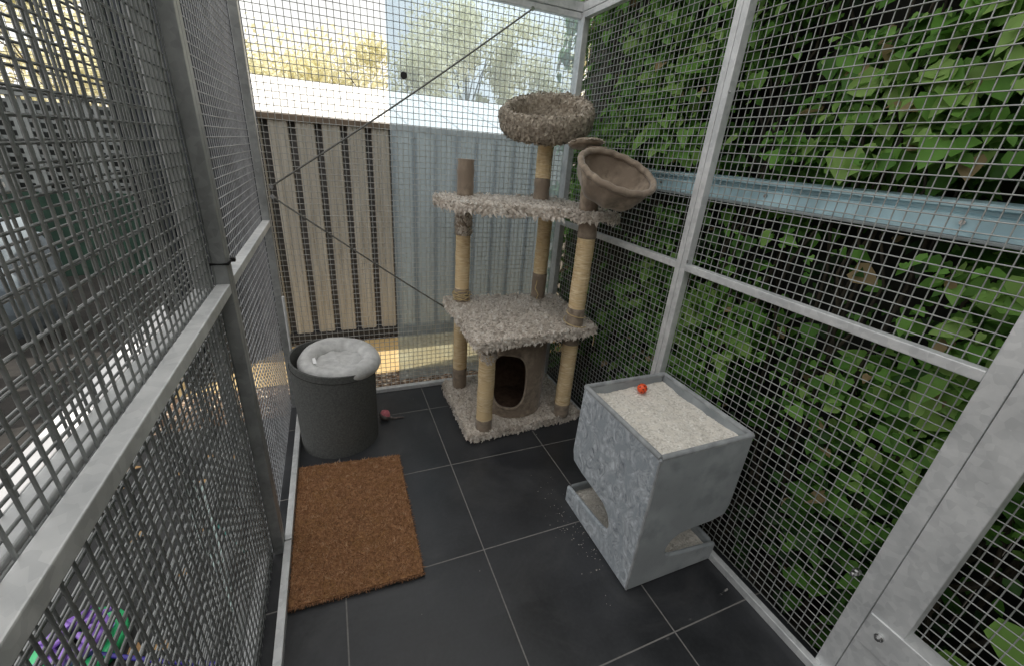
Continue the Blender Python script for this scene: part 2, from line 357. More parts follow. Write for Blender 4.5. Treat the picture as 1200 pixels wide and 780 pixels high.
def panel(label, axis, pos, out, a0, a1, z0=0.0, z1=1.90, mid=.955, crimp=False, wr=WR, top=True, name='mesh_panel', group='galvanised mesh panels walling the enclosure', sd=.030, w0=None, w1=None, flip=1, low=0.0, dark=False):
    """axis 'x': wall plane x=pos running along y. out: +1/-1 direction outward; frame sits from pos to pos+out*T, mesh at outer side"""
    P = (lambda a, b, d: (pos+out*(sd+.0035)+d, a, b)) if axis == 'x' else (lambda a, b, d: (a, pos+out*(sd+.0035)+d, b))
    def B(mb, aa, ab, ba, bb, g=0.0):
        if axis == 'x': mb.box((pos+g*out, aa, ba), (pos+out*(sd-g), ab, bb), .0022)
        else: mb.box((aa, pos+g*out, ba), (ab, pos+out*(sd-g), bb), .0022)
    c = (pos, (a0+a1)/2, z0) if axis == 'x' else ((a0+a1)/2, pos, z0)
    root = empty(name, c, label, 'mesh panel', group)
    w0 = w0 or T; w1 = w1 or T
    for s0, s1 in ((a0, a0+w0-.001), (a1-w1+.001, a1)):
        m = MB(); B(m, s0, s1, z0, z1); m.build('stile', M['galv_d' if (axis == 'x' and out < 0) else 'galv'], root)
    m = MB()
    if low: m.box((pos, a0+.002, z0+.0005), (pos-out*low, a1-.002, z0+T+.004), .002)
    else: B(m, a0+w0-.001, a1-w1+.001, z0+.001, z0+T, .0007)
    m.build('bottom_rail', M['galv'], root)
    if top: m = MB(); B(m, a0+w0-.001, a1-w1+.001, z1-T, z1-.001, .0007); m.build('top_rail', M['galv'], root)
    if mid:
        m = MB(); B(m, a0+w0-.001, a1-w1+.001, mid-T, mid, .0007); m.build('mid_rail', M['galv'], root)
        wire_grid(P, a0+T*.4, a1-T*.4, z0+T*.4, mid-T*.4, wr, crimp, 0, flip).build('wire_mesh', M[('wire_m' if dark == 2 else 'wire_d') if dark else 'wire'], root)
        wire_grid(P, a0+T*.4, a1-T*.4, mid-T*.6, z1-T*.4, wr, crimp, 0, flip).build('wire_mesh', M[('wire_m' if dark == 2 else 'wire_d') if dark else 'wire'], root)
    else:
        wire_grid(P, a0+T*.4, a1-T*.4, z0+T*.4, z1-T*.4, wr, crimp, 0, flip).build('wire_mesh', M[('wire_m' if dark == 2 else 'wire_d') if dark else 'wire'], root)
    # screws at the stile ends of the mid rail
    return root
XL, XR, YB, ZT = -.245, 1.16, 2.09, 1.90
YS = 1.192
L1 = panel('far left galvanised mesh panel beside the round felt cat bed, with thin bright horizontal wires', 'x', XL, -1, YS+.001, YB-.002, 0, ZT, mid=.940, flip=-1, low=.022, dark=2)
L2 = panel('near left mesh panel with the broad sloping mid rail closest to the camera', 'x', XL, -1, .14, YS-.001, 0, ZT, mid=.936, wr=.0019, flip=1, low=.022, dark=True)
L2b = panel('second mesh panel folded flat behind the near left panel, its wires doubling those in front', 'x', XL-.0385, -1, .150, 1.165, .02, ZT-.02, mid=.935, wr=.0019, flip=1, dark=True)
L3 = panel('mesh panel left of and behind the camera position', 'x', XL, -1, -.86, .136, 0, ZT, mid=.940)
R1 = panel('far right mesh panel in front of the ivy, behind the hanging basket', 'x', XR, 1, 1.142, YB-.002, 0, ZT, mid=.958, low=.022)
R2 = panel('middle right mesh panel in front of the ivy, beside the litter box', 'x', XR, 1, .262, 1.140, 0, ZT, mid=.958, w0=.043, low=.022)
R3 = panel('near right mesh panel at the bottom right corner with a bolted low rail', 'x', XR-.003, 1, -.60, .260, 0, ZT, mid=.297, sd=.043, w1=.072)
BK = panel('back mesh panel facing the corrugated fence and crossed by a cable brace', 'y', YB, 1, XL-T, XR+T, 0, ZT-.001, mid=None)
# roof mesh
root = empty('roof_panel', (.45, 1.6, ZT), 'mesh roof panel over the far end of the enclosure', 'mesh panel', 'galvanised mesh panels walling the enclosure')
def Pz(a, b, d): return (a, b, ZT+.036+d)
for y0, y1 in ((YB-.002, YB+.028), (1.13, 1.155)):
    m = MB(); m.box((XL-T, y0, ZT+.001), (XR+T, y1, ZT+.038), .002); m.build('cross_rail', M['galv'], root)
for x0, x1 in ((XL-T, XL), (XR, XR+T)):
    m = MB(); m.box((x0, 1.156, ZT+.001), (x1, YB-.003, ZT+.038), .002); m.build('side_rail', M['galv'], root)
wire_grid(Pz, XL-.02, XR+.02, 1.13, YB+.02, WR, False).build('wire_mesh', M['wire'], root)

# second stile width on the near right post (wide face right of the seam)
m = MB(); m.box((XR-.007, .02, .200), (XR+.042, .2575, .2995), .002)
lr = m.build('low_rail', M['galv'], R3)
def bolt(c, nrm, r, L, name, par):
    m = MB(); c = Vector(c); n = Vector(nrm)
    m.tube([c, c+n*L*.35], r*1.5, 16); m.tube([c+n*L*.35, c+n*L*.8], r*1.1, 6, smooth=False); m.tube([c+n*L*.8, c+n*L], r*.6, 10)
    return m.build(name, M['chrome'], par)
bolt((XR-.007, .222, .258), (-1, 0, 0), .0065, .014, 'bolt', lr)
bolt((XR, .318, .37), (-1, 0, 0), .006, .03, 'bolt', R2)
for z in (.97, .4, 1.5): bolt((XR, 1.11, z), (-1, 0, 0), .003, .004, 'screw', R2)
# black cable tie round the left posts
m = MB(); zt = .985
m.tube([(XL+.003, YS-.027, zt), (XL+.003, YS+.027, zt), (XL-.034, YS+.027, zt), (XL-.034, YS-.027, zt)], .0035, 6, closed=True)
m.box((XL+.002, YS+.012, zt-.005), (XL+.012, YS+.026, zt+.006), .002)
tag(m.build('cable_tie', M['black']), 'black cable tie strapping the two left posts together above the rail', 'cable tie')
# brace cables on the back wall
def cable(p, q, label):
    p = Vector(p); q = Vector(q); root = empty('brace_cable', p, label, 'cable', 'steel brace cables on the back wall')
    pts = [p+(q-p)*t+Vector((0, 0, -.012*math.sin(math.pi*t))) for t in [i/14 for i in range(15)]]
    m = MB(); m.tube(pts, .0037, 8); m.build('cable', M['cable'], root)
    for a in (p, q):
        m = MB(); m.tube([a+Vector((0, -.006, 0)), a+Vector((0, .004, 0))], .009, 12); m.build('eyelet', M['chrome'], root)
cable((-.225, YB-.004, 1.075), (.905, YB-.004, 1.87), 'long steel brace cable rising from the left post to the top rail')
cable((-.225, YB-.009, 1.035), (.93, YB-.009, .20), 'steel brace cable sloping down from the left post to behind the cat tree')
# drop bolt at lower left
root = empty('drop_bolt', (XL, 1.98, .0), 'slim galvanised drop bolt on the far left post beside the felt bed', 'bolt')
m = MB(); m.tube([(XL+.012, 2.0, .62), (XL+.012, 2.0, .10)], .006, 10); m.build('rod', M['galv'], root)
for z in (.15, .24): m = MB(); m.box((XL, 1.985, z), (XL+.022, 2.015, z+.03), .003); m.build('bracket', M['galv'], root)
m = MB(); m.tube([(XL+.012, 2.0, .2), (XL+.035, 1.985, .2), (XL+.04, 1.98, .15)], .005, 8); m.build('handle', M['chrome'], root)

# clear sheet outside the back mesh
m = MB(); n = 120
xs = [.275+i*(1.19-.275)/n for i in range(n+1)]
vs = []
for x in xs:
    y = YB+.052+.006*math.sin(x*2*math.pi/.076)
    vs += [(x, y, .04), (x, y, 1.9)]
m.add(vs, [(2*i, 2*i+2, 2*i+3, 2*i+1) for i in range(n)], True)
root = empty('clear_sheet', (.7, YB+.05, 0), 'hazy clear plastic weather sheet fixed outside the right part of the back mesh', 'plastic sheet')
m.build('sheet', M['poly'], root)
m = MB(); m.tube([(.335, YB-.004, 1.545), (.335, YB+.002, 1.545)], .014, 20); m.tube([(.335, YB+.002, 1.545), (.335, YB+.06, 1.545)], .004, 8); m.build('fixing_disc', M['black'], root)

# ------------------------------------------------------------------ cat tree
def shag(mb, poly_pt, n, L=(.012, .026), w=.0045, rnd_seed=3, up=.5, noise_s=30):
    """tufts: poly_pt() -> (point, normal). each tuft a bent narrow blade lying partly flat"""
    rr = random.Random(rnd_seed)
    for _ in range(n):
        p, nm = poly_pt(rr)
        nz = noise.noise_vector(Vector(p)*noise_s)
        t = nm.cross(Vector((rr.gauss(0, 1), rr.gauss(0, 1), rr.gauss(0, 1)))+nz*2.0); t.normalize()
        l = rr.uniform(*L); ww = w*rr.uniform(.7, 1.4)
        side = nm.cross(t)*ww
        base = .5+nz.x*.9
        c = min(1, max(0, rr.gauss(.5, .2)+base*.25-.12))
        h = up*rr.uniform(.6, 1.3)
        p0 = p; p1 = p+t*l*.45+nm*l*h*.8; p2 = p+t*l*.95+nm*l*h*.55 + Vector((0, 0, -l*.1))
        v = [p0-side*.6, p0+side*.6, p1+side, p1-side, p2+side*.35, p2-side*.35]
        mb.add(v, [(0, 1, 2, 3), (3, 2, 4, 5)], True, c)

def rounded_poly(pts, r=.02, k=4):
    out = []; n = len(pts)
    for i in range(n):
        a = Vector(pts[i-1]); b = Vector(pts[i]); c = Vector(pts[(i+1) % n])
        u = (a-b).normalized(); v = (c-b).normalized()
        for j in range(k+1):
            t = j/k; p = (b+u*r)*(1-t)**2+b*2*t*(1-t)+(b+v*r)*t*t; out.append((p.x, p.y))
    return out
def inside(poly, x, y):
    c = False; n = len(poly); j = n-1
    for i in range(n):
        if (poly[i][1] > y) != (poly[j][1] > y) and x < (poly[j][0]-poly[i][0])*(y-poly[i][1])/(poly[j][1]-poly[i][1])+poly[i][0]: c = not c
        j = i
    return c
def shag_platform(root, name, poly, z0, z1, n_top, n_edge, seed, L=(.012, .026)):
    b = MB(); b.prism(poly, z0, z1); o = b.build(name, M['pilebase'], root)
    xs = [p[0] for p in poly]; ys = [p[1] for p in poly]
    mb = MB()
    def top(rr):
        while True:
            x = rr.uniform(min(xs), max(xs)); y = rr.uniform(min(ys), max(ys))
            if inside(poly, x, y): return Vector((x, y, z1)), Vector((0, 0, 1))
    segs = [(Vector((poly[i][0], poly[i][1], 0)), Vector((poly[(i+1) % len(poly)][0], poly[(i+1) % len(poly)][1], 0))) for i in range(len(poly))]
    cum = []; s = 0
    for a, c in segs: s += (c-a).length; cum.append(s)
    area = sum(poly[i][0]*poly[(i+1) % len(poly)][1]-poly[(i+1) % len(poly)][0]*poly[i][1] for i in range(len(poly)))
    sg = 1 if area > 0 else -1
    def edge(rr):
        t = rr.uniform(0, s); i = next(k for k in range(len(cum)) if cum[k] >= t); a, c = segs[i]
        d = (c-a); u = rr.random(); nrm = Vector((d.y, -d.x, 0)).normalized()*sg
        p = a+d*u; p.z = rr.uniform(z0+.002, z1); return p, (nrm+Vector((0, 0, rr.uniform(-.3, .5)))).normalized()
    shag(mb, top, n_top, L, rnd_seed=seed); shag(mb, edge, n_edge, L, rnd_seed=seed+1, up=.7)
    mb.build('shaggy_cover', M['shag'], o, attr=True)
    return o
ct = empty('cat_tree', (.82, 1.77, 0), 'tall beige cat tree with shaggy platforms and sisal posts in the far corner', 'cat tree')
base_poly = rounded_poly([(.505, 1.525), (1.125, 1.56), (1.125, 2.06), (.505, 2.055)], .03)
shag_platform(ct, 'base_board', base_poly, .012, .042, 6500, 2600, 21, (.010, .022))
for x, y in ((.56, 1.585), (1.07, 1.61), (1.08, 2.0), (.56, 2.0)):
    m = MB(); m.tube([(x, y, 0), (x, y, .013)], .02, 14); m.build('foot', M['black'], ct)
mid_poly = rounded_poly([(.505, 1.462), (.75, 1.478), (1.105, 1.505), (1.128, 1.99), (.51, 2.05)], .022)
shag_platform(ct, 'middle_shelf', mid_poly, .525, .552, 7500, 2600, 41)
# top shelf: straight back, bowed front
tp = [(.47, 2.06), (.44, 1.93), (.455, 1.80), (.53, 1.70), (.66, 1.64), (.80, 1.60), (.93, 1.545), (1.02, 1.47), (1.10, 1.47), (1.115, 1.60), (1.11, 2.06)]
shag_platform(ct, 'top_shelf', rounded_poly(tp, .03, 3), 1.045, 1.070, 6500, 2800, 61, (.014, .028))
def post(x, y, z0, z1, r=.036, sleeves=(.08, .08), seed=0):
    """sisal post with plush sleeves at its ends"""
    root_ = MB(); a, b_ = sleeves
    n = 28; nz = int((z1-z0)/.0024); ph = random.Random(seed).uniform(0, 6)
    prof = []
    p = MB(); vs = []
    lo, hi = z0+a, z1-b_
    if hi-lo > .02:
        nz = int((hi-lo)/.0020)
        for j in range(nz+1):
            z = lo+(hi-lo)*j/nz
            for k in range(n):
                th = 2*math.pi*k/n
                bulge = .002*noise.noise(Vector((x*9, z*22+seed, math.cos(th))))
                rr = r+.0017*abs(math.sin(math.pi*z/.0085+th/2))+bulge
                vs.append((x+rr*math.cos(th), y+rr*math.sin(th), z))
        fs = [(j*n+k, j*n+(k+1) % n, (j+1)*n+(k+1) % n, (j+1)*n+k) for j in range(nz) for k in range(n)]
        p.add(vs, fs, True); po = p.build('post', M['sisal'], ct)
    else: po = None
    for q0, q1 in ((z0, lo), (hi, z1)):
        if q1-q0 < .01: continue
        s = MB(); rs = r+.003; nn = 10
        prof = [(rs+.0035*noise.noise(Vector((x*7, q*30, seed))), q) for q in [q0+(q1-q0)*i/nn for i in range(nn+1)]]
        prof = [(r*.8, q0)]+prof+[(rs*.93, q1+.002), (.001, q1+.003)]
        s.lathe((x, y, 0), prof, 24, fx=lambda v, a_: Vector((v.x*(1+.05*noise.noise(Vector((a_*2, v.z*30, 3)))), v.y*(1+.05*noise.noise(Vector((a_*2, v.z*30, 7)))), v.z)))
        s.build('plush_sleeve', M['plush'] if po else M['plush'], po or ct)
    return po
FL = (.592, 1.575); BL_ = (.585, 1.985); FR = (1.020, 1.575); BR_ = (1.015, 1.965)
post(*FL, .042, .525, .037, (.06, .07), 1); post(*BL_, .042, .525, .036, (.12, .05), 2)
post(*FR, .042, .525, .037, (.07, .07), 3); post(*BR_, .042, .525, .036, (.08, .06), 4)
post(*BL_, .552, 1.045, .035, (.07, .15), 5); post(*BR_, .552, 1.045, .036, (.14, .05), 6)
post(1.015, 1.560, .552, 1.045, .038, (.09, .08), 7)
post(.590, 1.99, 1.07, 1.235, .036, (.165, 0), 8)          # bare stub
post(.962, 1.935, 1.07, 1.375, .036, (.105, .03), 9)         # carries the bed
post(1.010, 1.57, 1.07, 1.325, .039, (.255, 0), 10)         # carries the basket
# shaggy fringe hanging on parts of the posts
for (x, y, z0, z1) in ((BL_[0], BL_[1], .90, 1.04), (FL[0], FL[1], .42, .525)):
    mb = MB()
    def fr(rr):
        a = rr.uniform(0, 6.28); d = Vector((math.cos(a), math.sin(a), 0)); return Vector((x, y, rr.uniform(z0, z1)))+d*.038, d
    shag(mb, fr, 400, (.012, .024), rnd_seed=99, up=.25); mb.build('torn_fringe', M['shag'], ct, attr=True)
# loose twine
rr = random.Random(5); m = MB(); pts = []
for k in range(28*7):
    a = 2*math.pi*k/28; j = k/28; ph = 2.1*j; r0 = .041+.004*math.sin(j*5)
    pts.append((BL_[0]+(r0+.004*math.sin(3*a+ph))*math.cos(a), BL_[1]-.003+(r0+.004*math.sin(2*a+ph))*math.sin(a), .567+.006*j+.011*math.cos(a+ph)))
m.tube(pts, .0022, 6); m.build('loose_twine', M['twine'], ct)
m = MB(); m.tube([(1.015+(.043+.012*i/60)*math.cos(2.2+i*.17), 1.56+(.043+.018*i/60)*math.sin(2.2+i*.17), .625-.07*(i/60)) for i in range(61)], .0022, 6); m.build('loose_twine', M['twine'], ct)
m = MB(); m.tube([(1.09, 1.50, .53), (1.092, 1.493, .50), (1.088, 1.49, .47)], .0016, 5); m.build('loose_thread', M['twine'], ct)
m = MB(); m.tube([(.985, 1.93, .66), (.975, 1.925, .62), (.995, 1.92, .585), (.985, 1.918, .56)], .0025, 6); m.build('loose_twine', M['twine'], ct)

# cubby with an oval opening facing the camera
cc = Vector((.805, 1.755, 0)); cr = .160; z0, z1 = .046, .524
face = math.atan2(-.90, -.52)      # opening direction
m = MB(); nt_, nz_ = 96, 60; vs = []; fs = []; keep = {}
ow, oh, oz = .088, .150, .255
def pos_c(i, j):
    th = face+(i/nt_)*2*math.pi; z = z0+(z1-z0)*j/nz_
    rr_ = cr*(1.0+.03*math.sin(math.pi*(z-z0)/(z1-z0)))+.002*noise.noise(Vector((th*3, z*12, 0)))
    u = ((th-face+math.pi) % (2*math.pi)-math.pi)*cr
    return th, z, rr_, u
def e(u, z): return (abs(u)/ow)**2.9+(abs(z-oz)/oh)**2.9
for j in range(nz_+1):
    for i in range(nt_):
        th, z, rr_, u = pos_c(i, j); k = e(u, z)
        if .55 < k < 1.0:      # snap to opening edge
            s_ = k**(-1/2.9); u2 = u*s_; z2 = oz+(z-oz)*s_; th = face+u2/cr; z = z2
        vs.append((cc.x+rr_*math.cos(th), cc.y+rr_*math.sin(th), z))
for j in range(nz_):
    for i in range(nt_):
        ids = [(j, i), (j, (i+1) % nt_), (j+1, (i+1) % nt_), (j+1, i)]
        if any(e(pos_c(b % nt_, a)[3], pos_c(b % nt_, a)[1]) <= .55 for a, b in ids): continue
        fs.append(tuple(a*nt_+b for a, b in ids))
m.add(vs, fs, True); cub = m.build('cubby', M['plush'], ct)
m = MB(); m.lathe((cc.x, cc.y, 0), [(cr-.012, z0), (cr-.012, z1)], 48)
# inner liner with its own gap
inn = MB(); n = 60
va = []
for k in range(n+1):
    a = face+.62+(2*math.pi-1.24)*k/n; va += [(cc.x+(cr-.012)*math.cos(a), cc.y+(cr-.012)*math.sin(a), z0), (cc.x+(cr-.012)*math.cos(a), cc.y+(cr-.012)*math.sin(a), z1)]
inn.add(va, [(2*i, 2*i+2, 2*i+3, 2*i+1) for i in range(n)], True); inn.build('liner', M['plush_in'], cub)
m = MB(); pts = []
for k in range(48):
    t = 2*math.pi*k/48; c_, s_ = math.cos(t), math.sin(t)
    u = ow*math.copysign(abs(c_)**(2/2.9), c_); z = oz+oh*math.copysign(abs(s_)**(2/2.9), s_); th = face+u/cr
    pts.append((cc.x+(cr+.004)*math.cos(th), cc.y+(cr+.004)*math.sin(th), z))
m.tube(pts, .0075, 8, closed=True); m.build('opening_rim', M['plush'], cub)
m = MB(); m.lathe((cc.x, cc.y, 0), [(.001, z0+.012), (cr-.02, z0+.012)], 32); m.build('cushion', M['plush_d'], cub)

# top bed: round shaggy bowl
bedR = Matrix.Rotation(math.radians(-12), 4, 'Y') @ Matrix.Rotation(math.radians(17), 4, 'X'); bc = Vector((.925, 1.885, 1.478))-bedR @ Vector((0, 0, .118))
def bedf(p, a): return bedR @ Vector((p.x*1.06, p.y*.98, p.z*.9+.004*math.sin(2*a)))
prof = [(.03, .0), (.13, .004), (.172, .018), (.194, .045), (.200, .085), (.198, .115), (.188, .132), (.172, .130), (.162, .112), (.158, .07), (.145, .036), (.06, .026), (.001, .025)]
m = MB(); m.lathe(bc, prof, 48, fx=bedf); bed = m.build('top_bed', M['pilebase'], ct)
mb = MB()
def bedp(rr):
    while True:
        i = rr.choices(range(len(prof)-1), [prof[i][0]*(abs(prof[i+1][0]-prof[i][0])+abs(prof[i+1][1]-prof[i][1])) for i in range(len(prof)-1)])[0]
        if 0 <= i <= 10: break
    t = rr.random(); r_ = prof[i][0]*(1-t)+prof[i+1][0]*t; z = prof[i][1]*(1-t)+prof[i+1][1]*t; a = rr.uniform(0, 6.2832)
    dr, dz = prof[i+1][0]-prof[i][0], prof[i+1][1]-prof[i][1]
    nr = Vector((dz, -dr)).normalized(); nm = Vector((nr.x*math.cos(a), nr.x*math.sin(a), nr.y)).normalized(); nm = bedR.to_3x3() @ nm
    return bc+bedf(Vector((r_*math.cos(a), r_*math.sin(a), z)), a), nm
shag(mb, bedp, 7500, (.010, .024), rnd_seed=77, up=.45); mb.build('shaggy_cover', M['shag_g'], bed, attr=True)

# basket: cloth sling on a tilted ring
hb = MB(); rc = Vector((.999, 1.392, 1.244)); tilt = Matrix.Rotation(math.radians(12), 4, Vector((1, .5, 0)).normalized()) @ Matrix.Rotation(math.radians(9), 4, 'Y')
tilt = Matrix.Rotation(math.radians(2), 4, 'Y') @ Matrix.Rotation(math.radians(27), 4, 'X')
RR = .146
def bk(r_, a, z):
    fold = 1+.05*math.sin(a*8+.6*math.sin(a*3))*min(1, max(0, (-z)/.05))*(1 if z > -.12 else .3)
    return rc+tilt @ Vector((r_*fold*math.cos(a), r_*fold*math.sin(a), z))
prof = [(RR, 0), (RR*.985, -.02), (RR*.93, -.045), (RR*.85, -.072), (RR*.70, -.098), (RR*.42, -.116), (.001, -.120)]
nn = 72; vs = [bk(r_, 2*math.pi*k/nn, z) for r_, z in prof for k in range(nn)]
fs = [(i*nn+k, i*nn+(k+1) % nn, (i+1)*nn+(k+1) % nn, (i+1)*nn+k) for i in range(len(prof)-1) for k in range(nn)]
hb.add(vs, fs, True); bas = hb.build('basket', M['plush'], ct)
sol = bas.modifiers.new('thick', 'SOLIDIFY'); sol.thickness = .006; sol.offset = 0
m = MB(); m.tube([rc+tilt @ Vector((RR*math.cos(2*math.pi*k/60), RR*math.sin(2*math.pi*k/60), .002*math.sin(k*1.7))) for k in range(60)], .0125, 10, closed=True)
m.build('basket_ring', M['plush'], bas)
m = MB(); m.lathe((0, 0, 0), [(.001, 0), (.06, .002), (.070, .010), (.066, .020), (.04, .026), (.001, .028)], 28)
capo = m.build('post_cap', M['plush'], ct); 
for v in capo.data.vertices: v.co = Matrix.Rotation(math.radians(-14), 4, 'X') @ v.co + Vector((.975, 1.60, 1.322))
mb = MB()
def capp(rr):
    a = rr.uniform(0, 6.28); r_ = .068*math.sqrt(rr.random()); q = Matrix.Rotation(math.radians(-14), 4, 'X') @ Vector((r_*math.cos(a), r_*math.sin(a), .03-.3*r_))
    return q+Vector((.975, 1.60, 1.322)), Vector((0, 0, 1))
shag(mb, capp, 600, (.008, .018), rnd_seed=12); mb.build('shaggy_cover', M['shag_g'], capo, attr=True)

# ------------------------------------------------------------------ litter box with two trays
lb = empty('litter_box', (.97, .87, 0), 'grey plush two-level litter box with sand trays, on the tiles by the right mesh', 'litter box')
X0, X1, Y0, Y1, H = .775, 1.148, .668, 1.078, .540
th = .016
def arc_face(flip):
    # (s, z) with s from near corner 0 .. 1
    return [(0, 0), (1, 0), (1, .078), (.80, .088), (.55, .098), (.42, .106), (.355, .118), (.345, .145), (.38, .175), (.46, .195), (.6, .200), (.8, .203), (.965, .215), (1.0, .26), (.985, H-.006), (.96, H), (.012, H), (0, H-.01)]
def wall(name, axis, pos, inward, s0, s1, mat_, poly):
    bm = bmesh.new(); pts = []
    for s, z in poly:
        a = s0+(s1-s0)*s
        pts.append(Vector((pos, a, z)) if axis == 'x' else Vector((a, pos, z)))
    vs_ = [bm.verts.new(p) for p in pts]; f = bm.faces.new(vs_)
    off = Vector((inward*th, 0, 0)) if axis == 'x' else Vector((0, inward*th, 0))
    r = bmesh.ops.extrude_face_region(bm, geom=[f]); nv = [g_ for g_ in r['geom'] if isinstance(g_, bmesh.types.BMVert)]
    bmesh.ops.translate(bm, verts=nv, vec=off)
    bmesh.ops.recalc_face_normals(bm, faces=bm.faces[:])
    bmesh.ops.bevel(bm, geom=[e_ for e_ in bm.edges if e_.calc_face_angle(0) > .9], offset=.009, segments=4, profile=.5, affect='EDGES')
    bmesh.ops.triangulate(bm, faces=[f_ for f_ in bm.faces if len(f_.verts) > 4])
    mb_ = MB(); mb_.frombm(bm); return mb_.build(name, mat_, lb)
wall('front_wall', 'x', X0, 1, Y0, Y1, M['velvet'], arc_face(0))
wall('side_wall', 'y', Y0-.002, 1, X0+.003, X1, M['velvet_d'], arc_face(0))
up = [(0, .215), (1, .215), (1, H), (0, H)]
wall('back_wall', 'x', X1, -1, Y0+.017, Y1-.002, M['velvet_d'], up)
wall('far_wall', 'y', Y1, -1, X0+.018, X1-.018, M['velvet_d'], up)
low = [(0, 0), (1, 0), (1, .078), (0, .078)]
wall('lower_back_wall', 'x', X1+.002, -1, Y0+.017, Y1-.003, M['velvet_d'], low)
wall('lower_far_wall', 'y', Y1+.002, -1, X0+.018, X1-.018, M['velvet_d'], low)
m = MB(); m.box((X0+.016, Y0+.016, .205), (X1-.016, Y1-.016, .219)); m.build('divider_floor', M['velvet_d'], lb)
# rim trim round the upper tray (a padded lip)
m = MB(); e0 = .016; zz = H-.002
m.tube([(X0+.008, Y0+.006, zz), (X0+.008, Y1-.008, zz)], .009, 10); m.tube([(X1-.008, Y0+.006, zz), (X1-.008, Y1-.008, zz)], .009, 10)
m.tube([(X0+.008, Y0+.006, zz), (X1-.008, Y0+.006, zz)], .009, 10); m.tube([(X0+.008, Y1-.008, zz), (X1-.008, Y1-.008, zz)], .009, 10)
m.build('rim', M['velvet_r'], lb)
m = MB(); m.tube([(X0+.0035, Y0+.0015, .006), (X0+.0035, Y0+.0015, H-.006)], .0042, 8); m.build('corner_seam', M['velvet_r'], lb)
def sand(x0, x1, y0, y1, z, amp, seed, par):
    n = 60; m = MB(); vs = []
    for j in range(n+1):
        for i in range(n+1):
            x = x0+(x1-x0)*i/n; y = y0+(y1-y0)*j/n
            h = amp*noise.noise(Vector((x*9, y*9, seed)))+amp*.45*noise.noise(Vector((x*28, y*28, seed)))+.0022*noise.noise(Vector((x*150, y*150, seed)))
            vs.append((x, y, z+h))
    m.add(vs, [(j*(n+1)+i, j*(n+1)+i+1, (j+1)*(n+1)+i+1, (j+1)*(n+1)+i) for j in range(n) for i in range(n)], True)
    rr = random.Random(seed)
    for _ in range(900):
        x = rr.uniform(x0+.005, x1-.005); y = rr.uniform(y0+.005, y1-.005)
        h = amp*noise.noise(Vector((x*9, y*9, seed)))+amp*.45*noise.noise(Vector((x*28, y*28, seed))); s = rr.uniform(.0008, .0022)
        p = Vector((x, y, z+h+s*.4))
        m.add([p+Vector((s, 0, 0)), p+Vector((0, s, 0)), p+Vector((-s, 0, 0)), p+Vector((0, -s, 0)), p+Vector((0, 0, s)), p+Vector((0, 0, -s))],
              [(0,1,4),(1,2,4),(2,3,4),(3,0,4),(1,0,5),(2,1,5),(3,2,5),(0,3,5)])
    return m.build('litter_sand', M['sand'], par)
sand(X0+.015, X1-.015, Y0+.014, Y1-.015, H-.032, .010, 4, lb)
sand(X0+.016, X1-.014, Y0+.014, Y1-.014, .045, .007, 9, lb)
gr = MB(); rr = random.Random(14)
for _ in range(110):
    if rr.random() < .93: x_ = rr.gauss(.74, .035); y_ = rr.gauss(.93, .12)
    else: x_ = rr.uniform(-.2, 1.1); y_ = rr.uniform(.3, 2.0)
    if X0-.003 < x_ < X1+.01 and Y0-.01 < y_ < Y1+.01: continue
    if -.23 < x_ < .19 and .92 < y_ < 1.58 or not -.2 < x_ < 1.1: continue
    s_ = rr.uniform(.0007, .0017); p = Vector((x_, y_, s_*.7))
    gr.add([p+Vector((s_, 0, 0)), p+Vector((0, s_, 0)), p+Vector((-s_, 0, 0)), p+Vector((0, -s_, 0)), p+Vector((0, 0, s_))], [(0,1,4),(1,2,4),(2,3,4),(3,0,4)])
tag(gr.build('scattered_litter', M['sand']), 'fine pale litter grains scattered over the dark floor tiles', 'litter grains', None, 'stuff')
# orange jingle ball: a hollow cage ball
c = Vector((.990, 1.015, H-.010)); rB = .0185
m = MB()
bm = bmesh.new(); bmesh.ops.create_icosphere(bm, subdivisions=1, radius=rB)
bmesh.ops.subdivide_edges(bm, edges=bm.edges[:], cuts=2, use_grid_fill=True)
for v in bm.verts: v.co = v.co.normalized()*rB
bm.faces.ensure_lookup_table()
jb = empty('jingle_ball', c, 'small orange slotted jingle ball lying on the upper litter tray', 'cat toy')
m.frombm(bm, True, Matrix.Translation(c)); m.build('shell', M['orange'], jb)
m = MB(); rr = random.Random(2)
for d in [(-.45,-.8,.3),(.25,-.85,.45),(-.1,-.5,.85),(-.8,-.2,.55),(.6,-.3,.74),(-.2,-.95,-.2),(.1,.3,.95),(-.6,-.7,-.3),(.55,-.8,.05),(-.5,.4,.8)]:
    d = Vector(d).normalized(); t = d.orthogonal().normalized(); s = d.cross(t)
    pts = [c+(d*rB*1.0+(t*math.cos(k*math.pi/4)*.62+s*math.sin(k*math.pi/4))*.0034).normalized()*rB*1.03 for k in range(8)]
    m.add(pts, [tuple(range(8))])
m.build('slot_holes', M['black'], jb)

